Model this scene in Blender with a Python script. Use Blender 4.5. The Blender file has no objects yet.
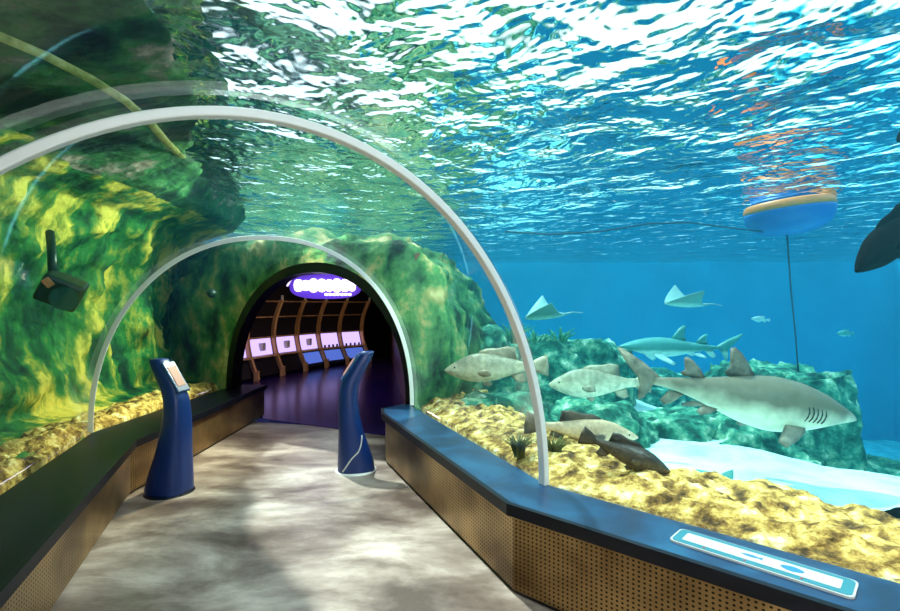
import bpy, bmesh, math, random
import numpy as np
from mathutils import Vector, Matrix, Euler
C = bpy.context.scene.collection
SC = bpy.context.scene
random.seed(7)

# ---------------------------------------------------------------- camera, world, lights
CAMZ = 1.6
F = 500.0
cam_d = bpy.data.cameras.new('camera'); cam = bpy.data.objects.new('camera', cam_d); C.objects.link(cam)
cam.location = (0, 0, CAMZ); cam.rotation_euler = (math.radians(90), 0, 0)
cam_d.sensor_width = 36.0; cam_d.lens = 36.0 * F / 900.0; cam_d.clip_start = 0.05; cam_d.clip_end = 200
SC.camera = cam
SC.view_settings.view_transform = 'Standard'; SC.view_settings.look = 'None'
SC.view_settings.gamma = 1.0; SC.view_settings.use_curve_mapping = False
SC.view_settings.exposure = 0.22
SC.cycles.transparent_max_bounces = 24
SC.cycles.max_bounces = 8
SC.cycles.caustics_reflective = False

w = bpy.data.worlds.new('hall_sky'); SC.world = w; w.use_nodes = True
bg = w.node_tree.nodes['Background']; bg.inputs[0].default_value = (0.86, 0.94, 1.0, 1); bg.inputs[1].default_value = 2.0

def add_sun(e, ax, ay, col=(1, 1, 1), ang=2):
    d = bpy.data.lights.new('sun', 'SUN'); d.energy = e; d.color = col; d.angle = math.radians(ang)
    o = bpy.data.objects.new('sun', d); C.objects.link(o); o.rotation_euler = (math.radians(ax), math.radians(ay), 0); o.location = (0, 0, 9)
def add_area(loc, target, size, e, col=(1, 1, 1)):
    d = bpy.data.lights.new('area_light', 'AREA'); d.energy = e; d.color = col; d.shape = 'DISK'; d.size = size
    o = bpy.data.objects.new('area_light', d); C.objects.link(o); o.location = loc
    o.rotation_euler = (Vector(target) - Vector(loc)).to_track_quat('-Z', 'Y').to_euler()
def add_spot(loc, target, e, col, ang=70, size=.15, blend=.6):
    d = bpy.data.lights.new('spot_light', 'SPOT'); d.energy = e; d.color = col; d.spot_size = math.radians(ang); d.spot_blend = blend; d.shadow_soft_size = size
    o = bpy.data.objects.new('spot_light', d); C.objects.link(o); o.location = loc
    o.rotation_euler = (Vector(target) - Vector(loc)).to_track_quat('-Z', 'Y').to_euler()
add_sun(5.0, -22, -18, (1, .97, .9))
# unseen lamps added to light the tank, gallery and walkway
add_spot((-1.2, 6.2, 2.85), (-3.9, 4.6, 1.4), 700, (1, .93, .6), 95)  # added to brighten the left rock wall
add_spot((-.6, 3.4, 2.9), (-3.8, 3.4, 1.9), 50, (1, .95, .6), 80)  # second added lamp for the left rock, nearer the viewer
add_spot((2.4, 1.2, 2.95), (3.0, 4.4, .6), 260, (1, .98, .9), 95)
add_spot((0.6, 4.2, 2.95), (.6, 6.4, .6), 260, (.95, 1, .8), 95)
add_area((-2.5, 9.0, 2.2), (-2.6, 9.6, 0), 1.0, 22, (.30, .16, 1))
add_spot((-1.9, 9.6, 2.1), (-3.5, 12.2, .8), 80, (1, .72, .42), 120)  # added warm fill on the display ribs
add_spot((-3.2, 8.6, 2.05), (-.9, 8.2, 1.2), 30, (1, .7, .45), 110)  # added to lift the brown right gallery wall
add_spot((-1.3, 5.9, 1.95), (-2.75, 5.4, .25), 70, (1, .78, .5), 75)
add_spot((1.3, -1.1, 2.1), (-.8, 3.2, 1.5), 170, (1, .97, .92), 110, .3)  # added fill behind the viewer, brightens arch, kiosks and panels

# ---------------------------------------------------------------- helpers
def P(px, py, Y):
    return Vector(((px - 450) / F * Y, Y, CAMZ - (py - 305) / F * Y))

def _hash(ix, iy, iz, seed):
    h = (ix * 374761393 + iy * 668265263 + iz * 2147483647 + seed * 974634777) & 0xFFFFFFFF
    h = ((h ^ (h >> 13)) * 1274126177) & 0xFFFFFFFF
    h = h ^ (h >> 16)
    return (h & 0xFFFF) / 65535.0 * 2 - 1
def vnoise(p, seed=0):
    p = np.asarray(p, float); i = np.floor(p).astype(np.int64); f = p - i; f = f * f * (3 - 2 * f)
    r = 0
    for dx in (0, 1):
        wx = f[..., 0] if dx else 1 - f[..., 0]
        for dy in (0, 1):
            wy = f[..., 1] if dy else 1 - f[..., 1]
            for dz in (0, 1):
                wz = f[..., 2] if dz else 1 - f[..., 2]
                r = r + wx * wy * wz * _hash(i[..., 0] + dx, i[..., 1] + dy, i[..., 2] + dz, seed)
    return r
def fbm(p, scale=1.0, octv=4, seed=0, gain=.5):
    p = np.asarray(p, float) * scale; a = 1; r = 0; t = 0
    for k in range(octv):
        r = r + a * vnoise(p, seed + k * 17); t += a; a *= gain; p = p * 2.03 + 11.7
    return r / t
def ridged(p, scale=1.0, octv=4, seed=0):
    p = np.asarray(p, float) * scale; a = 1; r = 0; t = 0
    for k in range(octv):
        r = r + a * (1 - 2 * np.abs(vnoise(p, seed + k * 13))); t += a; a *= .5; p = p * 2.1 + 5.3
    return r / t
def sstep(a, b, x):
    t = np.clip((x - a) / (b - a), 0, 1); return t * t * (3 - 2 * t)

def mesh_obj(name, verts, faces, mat, parent=None, smooth=True, uvs=None):
    me = bpy.data.meshes.new(name); me.from_pydata([tuple(v) for v in verts], [], [tuple(f) for f in faces]); me.update()
    if smooth: me.polygons.foreach_set('use_smooth', [True] * len(me.polygons))
    if mat is not None: me.materials.append(mat)
    if uvs is not None:
        ul = me.uv_layers.new(name='uv')
        for l in me.loops: ul.data[l.index].uv = uvs[l.vertex_index]
    o = bpy.data.objects.new(name, me); C.objects.link(o)
    if parent: o.parent = parent
    return o
def grid_faces(nu, nv, wrap_v=False):
    f = []
    for i in range(nu - 1):
        for j in range(nv if wrap_v else nv - 1):
            k = (j + 1) % nv
            f.append((i * nv + j, i * nv + k, (i + 1) * nv + k, (i + 1) * nv + j))
    return f
def grid_obj(name, arr, mat, parent=None, wrap_v=False, smooth=True, caps=False, flip=False):
    nu, nv = arr.shape[:2]; f = grid_faces(nu, nv, wrap_v)
    if caps: f.append(tuple(range(nv))[::-1]); f.append(tuple((nu - 1) * nv + j for j in range(nv)))
    if flip: f = [t[::-1] for t in f]
    return mesh_obj(name, arr.reshape(-1, 3), f, mat, parent, smooth)
def bm_obj(name, bm, mat, parent=None, smooth=False, bevel=0, seg=2):
    if bevel: bmesh.ops.bevel(bm, geom=list(bm.edges), offset=bevel, segments=seg, affect='EDGES', profile=.5)
    bmesh.ops.recalc_face_normals(bm, faces=bm.faces)
    me = bpy.data.meshes.new(name); bm.to_mesh(me); bm.free()
    if smooth: me.polygons.foreach_set('use_smooth', [True] * len(me.polygons))
    if mat is not None: me.materials.append(mat)
    o = bpy.data.objects.new(name, me); C.objects.link(o)
    if parent: o.parent = parent
    return o
def bm_box(bm, c, s, rot=None):
    M = Matrix.Translation(c) @ (rot.to_4x4() if rot else Matrix.Identity(4)) @ Matrix.Diagonal((s[0], s[1], s[2], 1))
    bmesh.ops.create_cube(bm, size=1, matrix=M)
def bm_prism(bm, pts, z0, z1):
    """pts: xy outline"""
    a = [bm.verts.new((p[0], p[1], z0)) for p in pts]; b = [bm.verts.new((p[0], p[1], z1)) for p in pts]
    n = len(pts); bm.faces.new(a[::-1]); bm.faces.new(b)
    for i in range(n): bm.faces.new((a[i], a[(i + 1) % n], b[(i + 1) % n], b[i]))
def bm_tube(bm, pts, r, seg=8, squash=None):
    pts = [Vector(p) for p in pts]; n = len(pts); rings = []
    if not hasattr(r, '__len__'): r = [r] * n
    up = Vector((0, 0, 1))
    for i in range(n):
        d = (pts[min(i + 1, n - 1)] - pts[max(i - 1, 0)]).normalized()
        s = d.cross(up)
        if s.length < .05: s = d.cross(Vector((1, 0, 0)))
        s.normalize(); u = s.cross(d).normalized()
        rings.append([bm.verts.new(pts[i] + (s * math.cos(a) + u * math.sin(a)) * r[i]) for a in [2 * math.pi * k / seg for k in range(seg)]])
    for i in range(n - 1):
        for j in range(seg): bm.faces.new((rings[i][j], rings[i][(j + 1) % seg], rings[i + 1][(j + 1) % seg], rings[i + 1][j]))
    bm.faces.new(rings[0][::-1]); bm.faces.new(rings[-1])
def tag(o, label=None, cat=None, group=None, kind=None):
    if label: o['label'] = label
    if cat: o['category'] = cat
    if group: o['group'] = group
    if kind: o['kind'] = kind
    return o
def empty(name, loc, rz=0, label=None, cat=None, group=None):
    o = bpy.data.objects.new(name, None); C.objects.link(o); o.location = loc; o.rotation_euler = (0, 0, rz); o.empty_display_size = .1
    return tag(o, label, cat, group)
def struct(o): o['kind'] = 'structure'; return o

# ---------------------------------------------------------------- materials
def newmat(name):
    m = bpy.data.materials.new(name); m.use_nodes = True; nt = m.node_tree
    for n in list(nt.nodes):
        if n.type != 'OUTPUT_MATERIAL': nt.nodes.remove(n)
    return m, nt, [n for n in nt.nodes if n.type == 'OUTPUT_MATERIAL'][0]
def pr(nt, out, **k):
    b = nt.nodes.new('ShaderNodeBsdfPrincipled')
    for kk, v in k.items(): b.inputs[kk.replace('_', ' ')].default_value = v
    nt.links.new(b.outputs[0], out.inputs[0]); return b
def plain(name, col, rough=.5, metal=0.0, spec=.5, emit=None, es=0):
    m, nt, out = newmat(name)
    b = pr(nt, out, Base_Color=(*col, 1), Roughness=rough, Metallic=metal)
    b.inputs['Specular IOR Level'].default_value = spec
    if emit: b.inputs['Emission Color'].default_value = (*emit, 1); b.inputs['Emission Strength'].default_value = es
    n = nt.nodes.new('ShaderNodeTexNoise'); n.inputs['Scale'].default_value = 6; n.inputs['Detail'].default_value = 3
    mr = nt.nodes.new('ShaderNodeMapRange'); mr.inputs[3].default_value = max(0, rough - .03); mr.inputs[4].default_value = min(1, rough + .03)
    nt.links.new(n.outputs[0], mr.inputs[0]); nt.links.new(mr.outputs[0], b.inputs['Roughness'])
    return m
def noisemat(name, stops, scale=2.0, detail=8, rough=.8, bump=.3, stretch=(1, 1, 1), bscale=8, dist=.15, spec=.3, gen=False, crest=0):
    m, nt, out = newmat(name); L = nt.links.new
    b = pr(nt, out, Roughness=rough); b.inputs['Specular IOR Level'].default_value = spec
    tc = nt.nodes.new('ShaderNodeTexCoord'); mp = nt.nodes.new('ShaderNodeMapping'); mp.inputs['Scale'].default_value = stretch
    L(tc.outputs['Generated' if gen else 'Object'], mp.inputs[0])
    n = nt.nodes.new('ShaderNodeTexNoise'); n.inputs['Scale'].default_value = scale; n.inputs['Detail'].default_value = detail; n.inputs['Roughness'].default_value = .62; n.inputs['Distortion'].default_value = dist
    L(mp.outputs[0], n.inputs[0])
    r = nt.nodes.new('ShaderNodeValToRGB'); cr = r.color_ramp
    while len(cr.elements) < len(stops): cr.elements.new(.5)
    for e, (p, c) in zip(cr.elements, stops): e.position = p; e.color = (*c, 1)
    if crest:      # ramp shifts towards yellow on the ridges of the carved rock
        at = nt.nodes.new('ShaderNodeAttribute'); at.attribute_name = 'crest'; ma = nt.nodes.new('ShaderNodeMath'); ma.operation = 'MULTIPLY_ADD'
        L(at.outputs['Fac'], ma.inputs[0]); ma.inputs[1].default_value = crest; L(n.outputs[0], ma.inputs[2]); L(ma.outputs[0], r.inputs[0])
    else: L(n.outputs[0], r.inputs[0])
    L(r.outputs[0], b.inputs['Base Color'])
    n2 = nt.nodes.new('ShaderNodeTexNoise'); n2.inputs['Scale'].default_value = bscale; n2.inputs['Detail'].default_value = 6; L(tc.outputs['Object'], n2.inputs[0])
    bp = nt.nodes.new('ShaderNodeBump'); bp.inputs['Strength'].default_value = bump; bp.inputs['Distance'].default_value = .05
    L(n2.outputs[0], bp.inputs['Height']); L(bp.outputs[0], b.inputs['Normal'])
    return m
M = {}
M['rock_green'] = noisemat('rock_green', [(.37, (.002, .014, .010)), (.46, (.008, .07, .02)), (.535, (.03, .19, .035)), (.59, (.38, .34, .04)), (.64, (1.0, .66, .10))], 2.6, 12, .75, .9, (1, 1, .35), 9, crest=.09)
M['rock_portal'] = noisemat('rock_portal', [(.36, (.008, .03, .02)), (.45, (.03, .14, .05)), (.53, (.10, .28, .09)), (.60, (.40, .36, .14)), (.68, (.85, .70, .35))], 2.6, 12, .8, .5, (1, 1, .7), 8)
M['rock_shaded'] = noisemat('rock_shaded', [(.38, (.002, .012, .006)), (.48, (.012, .07, .025)), (.55, (.05, .18, .05)), (.60, (.16, .17, .12)), (.66, (.60, .38, .34))], 2.0, 10, .75, .8, (1, 1, 1), 9)  # brown green overhang rock, its unlit shade put into a darker ramp
M['reef'] = noisemat('reef', [(.36, (.002, .03, .02)), (.46, (.015, .12, .07)), (.53, (.06, .25, .15)), (.60, (.24, .40, .24)), (.68, (.8, .78, .6))], 5.0, 12, .85, .7, (1, 1, 1), 9)
M['strip'] = noisemat('strip', [(.36, (.07, .035, .01)), (.44, (.28, .14, .03)), (.51, (.58, .34, .08)), (.58, (.82, .56, .18)), (.68, (1, .88, .55))], 9, 10, .85, 1.0, (1, 1, 1), 22)
M['sand'] = noisemat('sand', [(.35, (.50, .60, .58)), (.55, (.85, .92, .88)), (.7, (.95, .98, .95))], 1.5, 6, .9, .3, (1, 1, 1), 20)
M['blue_wall'] = noisemat('blue_wall', [(.3, (.01, .26, .44)), (.6, (.015, .33, .52)), (.8, (.02, .38, .58))], .35, 3, .9, 0, (1, 1, 1), 2)
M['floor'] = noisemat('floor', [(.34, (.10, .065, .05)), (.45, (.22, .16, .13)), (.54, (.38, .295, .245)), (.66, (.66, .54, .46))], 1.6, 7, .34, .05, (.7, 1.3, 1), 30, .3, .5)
M['floor_gallery'] = plain('floor_gallery', (.03, .015, .12), .22, 0, .6)
M['silver'] = plain('silver', (.92, .92, .90), .4, .1)
M['black'] = plain('black', (.003, .003, .006), .3, 0, .3)
M['black_matte'] = plain('black_matte', (.008, .007, .012), .6)
M['brown'] = plain('brown', (.16, .06, .025), .4)
M['wood'] = noisemat('wood', [(.3, (.38, .19, .07)), (.6, (.75, .45, .2))], 3, 4, .45, .05, (1, 1, .2))
M['ledge'] = noisemat('ledge', [(.35, (.001, .018, .055)), (.5, (.003, .04, .11)), (.65, (.008, .085, .18))], 2.5, 4, .34, .0, (1, 1, 1), 5, .5, .7)
M['ledge_shaded'] = plain('ledge_shaded', (.001, .002, .006), .34, 0, .14)  # left copy of the blue ledge, lower light painted in as near-black
M['lip'] = plain('lip', (.002, .003, .008), .42, 0, .25)
M['kiosk'] = plain('kiosk', (.004, .028, .15), .34, .0, .5)
M['kiosk_light'] = plain('kiosk_light', (.01, .07, .20), .35)
M['screen'] = plain('screen', (.06, .04, .03), .5, 0, .2, emit=(.95, .55, .42), es=.5)
M['white'] = plain('white', (.62, .62, .60), .4)
M['plate_teal'] = plain('plate_teal', (.04, .22, .27), .3)
M['icon'] = plain('icon', (.03, .22, .38), .4)
M['red'] = plain('red', (.6, .04, .02), .4)
M['lightbox'] = plain('lightbox', (.25, .2, .5), .4, emit=(.58, .44, 1.0), es=1.2)
M['bluebox'] = plain('bluebox', (.2, .3, .7), .4, emit=(.10, .20, .85), es=.6)
M['signlit'] = plain('signlit', (.9, .9, .9), .4, emit=(.95, .88, 1.0), es=3)
M['signglow'] = plain('signglow', (.1, .05, .3), .4, emit=(.10, .04, .5), es=.7)
M['arcglow'] = plain('arcglow', (.5, .4, .8), .4, emit=(.75, .62, 1.0), es=1.5)  # glow standing in for the bright reflection along the arch edge
M['rope'] = plain('rope', (.02, .05, .08), .7)
M['hose'] = noisemat('hose', [(.35, (.10, .16, .04)), (.55, (.55, .55, .16)), (.7, (.8, .75, .35))], 9, 4, .6, .2)
M['lamp_body'] = plain('lamp_body', (.006, .03, .022), .35)
M['lamp_glass'] = plain('lamp_glass', (.02, .12, .12), .15)
M['orange'] = plain('orange', (.9, .32, .14), .5)
M['buoy_blue'] = plain('buoy_blue', (.02, .13, .45), .4)
M['buoy_band'] = plain('buoy_band', (1.0, .24, .03), .4, emit=None)
M['eye'] = plain('eye', (.01, .01, .01), .1)
M['weed'] = noisemat('weed', [(.3, (.03, .05, .01)), (.7, (.22, .20, .05))], 9, 3, .8)
M['weed_green'] = noisemat('weed_green', [(.3, (.01, .10, .05)), (.7, (.10, .40, .18))], 9, 3, .8)
M['yellow_coral'] = noisemat('yellow_coral', [(.3, (.5, .4, .04)), (.7, (.9, .75, .15))], 12, 3, .8)

def fishmat(name, top, belly, z0, z1, speck=.15, scale=14, rough=.45, spec=.4):
    """natural counter-shading of the skin: back colour above, belly colour below (object space z)"""
    m, nt, out = newmat(name); L = nt.links.new
    b = pr(nt, out, Roughness=rough); b.inputs['Specular IOR Level'].default_value = spec
    tc = nt.nodes.new('ShaderNodeTexCoord'); sx = nt.nodes.new('ShaderNodeSeparateXYZ'); L(tc.outputs['Object'], sx.inputs[0])
    n = nt.nodes.new('ShaderNodeTexNoise'); n.inputs['Scale'].default_value = scale; n.inputs['Detail'].default_value = 5; L(tc.outputs['Object'], n.inputs[0])
    ma = nt.nodes.new('ShaderNodeMath'); ma.operation = 'MULTIPLY_ADD'; L(n.outputs[0], ma.inputs[0]); ma.inputs[1].default_value = (z1 - z0) * 1.2; L(sx.outputs[2], ma.inputs[2])
    mr = nt.nodes.new('ShaderNodeMapRange'); L(ma.outputs[0], mr.inputs[0]); mr.inputs[1].default_value = z0 + (z1 - z0) * .6; mr.inputs[2].default_value = z1 + (z1 - z0) * .6
    mx = nt.nodes.new('ShaderNodeMix'); mx.data_type = 'RGBA'; L(mr.outputs[0], mx.inputs[0]); mx.inputs[6].default_value = (*belly, 1); mx.inputs[7].default_value = (*top, 1)
    n3 = nt.nodes.new('ShaderNodeTexNoise'); n3.inputs['Scale'].default_value = scale * 2.5; n3.inputs['Detail'].default_value = 4; L(tc.outputs['Object'], n3.inputs[0])
    mr2 = nt.nodes.new('ShaderNodeMapRange'); L(n3.outputs[0], mr2.inputs[0]); mr2.inputs[1].default_value = .3; mr2.inputs[2].default_value = .7; mr2.inputs[3].default_value = 1 - speck; mr2.inputs[4].default_value = 1 + speck
    mm = nt.nodes.new('ShaderNodeMix'); mm.data_type = 'RGBA'; mm.blend_type = 'MULTIPLY'; mm.inputs[0].default_value = 1; L(mx.outputs[2], mm.inputs[6]); L(mr2.outputs[0], mm.inputs[7])
    L(mm.outputs[2], b.inputs['Base Color'])
    v = nt.nodes.new('ShaderNodeTexVoronoi'); v.inputs['Scale'].default_value = scale * 5; L(tc.outputs['Object'], v.inputs[0])
    bp = nt.nodes.new('ShaderNodeBump'); bp.inputs['Strength'].default_value = .15; bp.inputs['Distance'].default_value = .01; L(v.outputs[0], bp.inputs['Height']); L(bp.outputs[0], b.inputs['Normal'])
    return m

def perfmat():
    m, nt, out = newmat('perforated_bronze'); L = nt.links.new
    b = pr(nt, out, Roughness=.34, Metallic=.85)
    uv = nt.nodes.new('ShaderNodeUVMap'); uv.uv_map = 'uv'
    sc = nt.nodes.new('ShaderNodeVectorMath'); sc.operation = 'SCALE'; sc.inputs[3].default_value = 1 / .026; L(uv.outputs[0], sc.inputs[0])
    fr = nt.nodes.new('ShaderNodeVectorMath'); fr.operation = 'FRACTION'; L(sc.outputs[0], fr.inputs[0])
    sb = nt.nodes.new('ShaderNodeVectorMath'); sb.operation = 'SUBTRACT'; sb.inputs[1].default_value = (.5, .5, 0); L(fr.outputs[0], sb.inputs[0])
    ln = nt.nodes.new('ShaderNodeVectorMath'); ln.operation = 'LENGTH'; L(sb.outputs[0], ln.inputs[0])
    mr = nt.nodes.new('ShaderNodeMapRange'); mr.inputs[1].default_value = .20; mr.inputs[2].default_value = .28; L(ln.outputs[1], mr.inputs[0])
    n = nt.nodes.new('ShaderNodeTexNoise'); n.inputs['Scale'].default_value = 1.6; n.inputs['Detail'].default_value = 3; L(uv.outputs[0], n.inputs[0])
    r = nt.nodes.new('ShaderNodeValToRGB'); r.color_ramp.elements[0].position = .35; r.color_ramp.elements[0].color = (.16, .09, .035, 1); r.color_ramp.elements[1].position = .7; r.color_ramp.elements[1].color = (.62, .40, .17, 1); L(n.outputs[0], r.inputs[0])
    mx = nt.nodes.new('ShaderNodeMix'); mx.data_type = 'RGBA'; mx.inputs[6].default_value = (.006, .005, .004, 1); L(mr.outputs[0], mx.inputs[0]); L(r.outputs[0], mx.inputs[7]); L(mx.outputs[2], b.inputs['Base Color'])
    return m
M['perf'] = perfmat()

def glassmat():
    m, nt, out = newmat('acrylic'); L = nt.links.new
    t = nt.nodes.new('ShaderNodeBsdfTransparent'); t.inputs[0].default_value = (.97, 1, .99, 1)
    g = nt.nodes.new('ShaderNodeBsdfGlossy'); g.inputs['Roughness'].default_value = 0.03
    fz = nt.nodes.new('ShaderNodeFresnel'); fz.inputs[0].default_value = 1.18
    lw = nt.nodes.new('ShaderNodeLayerWeight'); lw.inputs[0].default_value = .12
    mu = nt.nodes.new('ShaderNodeMath'); mu.operation = 'MULTIPLY'; mu.inputs[1].default_value = .24; L(lw.outputs[0], mu.inputs[0])
    mx = nt.nodes.new('ShaderNodeMixShader'); L(mu.outputs[0], mx.inputs[0]); L(t.outputs[0], mx.inputs[1]); L(g.outputs[0], mx.inputs[2]); L(mx.outputs[0], out.inputs[0])
    return m
M['glass'] = glassmat()

def surfmat():
    """underside of the rippled water: clear where a ripple faces the viewer, mirror beyond the critical angle"""
    m, nt, out = newmat('water_surface'); L = nt.links.new
    tc = nt.nodes.new('ShaderNodeTexCoord')
    mp = nt.nodes.new('ShaderNodeMapping'); mp.inputs['Scale'].default_value = (1.0, .85, 1); mp.inputs['Rotation'].default_value = (0, 0, .5); L(tc.outputs['Object'], mp.inputs[0])
    n = nt.nodes.new('ShaderNodeTexNoise'); n.inputs['Scale'].default_value = 2.3; n.inputs['Detail'].default_value = 3; n.inputs['Roughness'].default_value = .5; n.inputs['Distortion'].default_value = .25
    L(mp.outputs[0], n.inputs[0])
    bp = nt.nodes.new('ShaderNodeBump'); bp.inputs['Strength'].default_value = 1; bp.inputs['Distance'].default_value = .20; L(n.outputs[0], bp.inputs['Height'])
    ge = nt.nodes.new('ShaderNodeNewGeometry')
    dt = nt.nodes.new('ShaderNodeVectorMath'); dt.operation = 'DOT_PRODUCT'; L(bp.outputs[0], dt.inputs[0]); L(ge.outputs['Incoming'], dt.inputs[1])
    ab = nt.nodes.new('ShaderNodeMath'); ab.operation = 'ABSOLUTE'; L(dt.outputs['Value'], ab.inputs[0])
    mr = nt.nodes.new('ShaderNodeMapRange'); mr.inputs[1].default_value = .43; mr.inputs[2].default_value = .54; L(ab.outputs[0], mr.inputs[0])
    t = nt.nodes.new('ShaderNodeBsdfTransparent'); t.inputs[0].default_value = (.93, 1, 1, 1)
    g = nt.nodes.new('ShaderNodeBsdfGlossy'); g.inputs['Roughness'].default_value = .04; L(bp.outputs[0], g.inputs['Normal'])
    mx = nt.nodes.new('ShaderNodeMixShader'); L(mr.outputs[0], mx.inputs[0]); L(g.outputs[0], mx.inputs[1]); L(t.outputs[0], mx.inputs[2]); L(mx.outputs[0], out.inputs[0])
    return m
M['surface'] = surfmat()

def watermat():
    m, nt, out = newmat('tank_water'); L = nt.links.new
    t = nt.nodes.new('ShaderNodeBsdfTransparent'); L(t.outputs[0], out.inputs['Surface'])
    a = nt.nodes.new('ShaderNodeVolumeAbsorption'); a.inputs[0].default_value = (.0, .80, .93, 1); a.inputs[1].default_value = .14
    v = nt.nodes.new('ShaderNodeVolumeScatter'); v.inputs[0].default_value = (.10, .66, .95, 1); v.inputs[1].default_value = .018
    ad = nt.nodes.new('ShaderNodeAddShader'); L(a.outputs[0], ad.inputs[0]); L(v.outputs[0], ad.inputs[1]); L(ad.outputs[0], out.inputs['Volume'])
    return m
M['water'] = watermat()

# ---------------------------------------------------------------- tunnel geometry
ZR, ZL = .51, .46
HOOPS = [   # left foot, right foot, height above foot, exponent
    ((1.6, -4.6), (5.4, -1.6), 2.1, 2.06),
    ((-.7, -2.2), (3.0, .82), 2.0, 2.06),
    ((-2.12, 1.30), (.58, 3.05), 1.94, 2.0),
    ((-3.21, 4.49), (-.43, 5.45), 1.77, 2.17),
    ((-3.10, 7.00), (-.43, 5.50), 1.60, 2.12)]
def arch(h, n=49, grow=0., lift=0., u0=0, u1=math.pi):
    (lx, ly), (rx, ry), H, e = h
    FL = np.array([lx, ly]); FR = np.array([rx, ry]); mid = (FL + FR) / 2; hf = (FR - FL) / 2; hl = np.linalg.norm(hf)
    hf = hf * (hl + grow) / hl
    t = np.linspace(u0, u1, n); c = np.cos(t); s = np.sin(t)
    u = np.sign(c) * np.abs(c) ** (2 / e); v = np.abs(s) ** (2 / e)
    zb = ZL + (ZR - ZL) * (u + 1) / 2
    return np.stack([mid[0] + u * hf[0], mid[1] + u * hf[1], zb + lift + v * (H + grow)], 1)
LF = [(1.2, -4.4), (-.33, -2.1), (-1.45, 1.1), (-1.80, 2.0), (-2.66, 4.22), (-2.64, 7.2)]     # ledge fronts
LB = [h[0] for h in HOOPS]
RF = [(4.9, -1.9), (2.75, .56), (1.42, 1.78), (.32, 2.75), (-.68, 5.05), (-.72, 5.30)]
RB = [h[1] for h in HOOPS]

# floors
fb_ = [Vector(p) for p in LB] + [Vector((-.1, 6.2))] + [Vector(p) for p in RB[::-1]]
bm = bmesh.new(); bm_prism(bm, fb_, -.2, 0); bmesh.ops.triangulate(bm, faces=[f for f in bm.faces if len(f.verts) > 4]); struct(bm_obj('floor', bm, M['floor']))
f2 = bmesh.new(); bm_prism(f2, [(-2.62, 7.05), (-.52, 6.0), (-.52, 5.55), (.2, 5.75), (.2, 16.6), (-6.2, 16.6), (-6.2, 7.5), (-3.2, 7.2)], -.05, .006)
struct(bm_obj('floor_gallery', f2, M['floor_gallery']))

# glass vaults
def glass(name, h0, h1):
    k = 14; rows = []
    a = arch(h0, grow=.0); b = arch(h1, grow=.0); ao = arch(h0, grow=.04); bo = arch(h1, grow=.04)
    inner = [a * (1 - i / k) + b * (i / k) for i in range(k + 1)]; outer = [ao * (1 - i / k) + bo * (i / k) for i in range(k + 1)]
    n = len(a); V = np.concatenate([np.array(inner).reshape(-1, 3), np.array(outer).reshape(-1, 3)]); m = (k + 1) * n
    f = []
    for i in range(k):
        for j in range(n - 1):
            q = (i * n + j, i * n + j + 1, (i + 1) * n + j + 1, (i + 1) * n + j)
            f.append(q); f.append(tuple(m + x for x in q[::-1]))
    for i in range(k):      # long edges seated on the ledges
        f.append((i * n, (i + 1) * n, m + (i + 1) * n, m + i * n)); j = n - 1
        f.append((i * n + j, m + i * n + j, m + (i + 1) * n + j, (i + 1) * n + j))
    return struct(mesh_obj(name, V, f, M['glass']))
for i in range(4): glass('window_%d' % (i + 1), HOOPS[i], HOOPS[i + 1])

# arch ribs: rectangular section
def rib(name, h, wid, dep, mat, label, cat='arch', lift=0., inner=-.012):
    (lx, ly), (rx, ry), H, e = h
    d = np.array([rx - lx, ry - ly]); d /= np.linalg.norm(d); nrm = np.array([-d[1], d[0], 0])
    a = arch(h, 81, grow=inner, lift=lift); b = arch(h, 81, grow=inner + dep, lift=lift)
    ring = np.stack([a - nrm * wid / 2, a + nrm * wid / 2, b + nrm * wid / 2, b - nrm * wid / 2], 1)
    o = grid_obj(name, ring, mat, wrap_v=True, smooth=False, caps=True)
    bv = o.modifiers.new('bevel', 'BEVEL'); bv.width = .006; bv.segments = 2
    if label: tag(o, label, cat)
    return o
rib('arch_rib', HOOPS[2], .055, .040, M['silver'], 'wide silver metal arch spanning the near glass vault', inner=-.03)
rib('glass_joint', HOOPS[3], .008, .045, M['silver'], 'thin pale joint line where two far glass panels meet', 'joint', inner=-.006)

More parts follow.
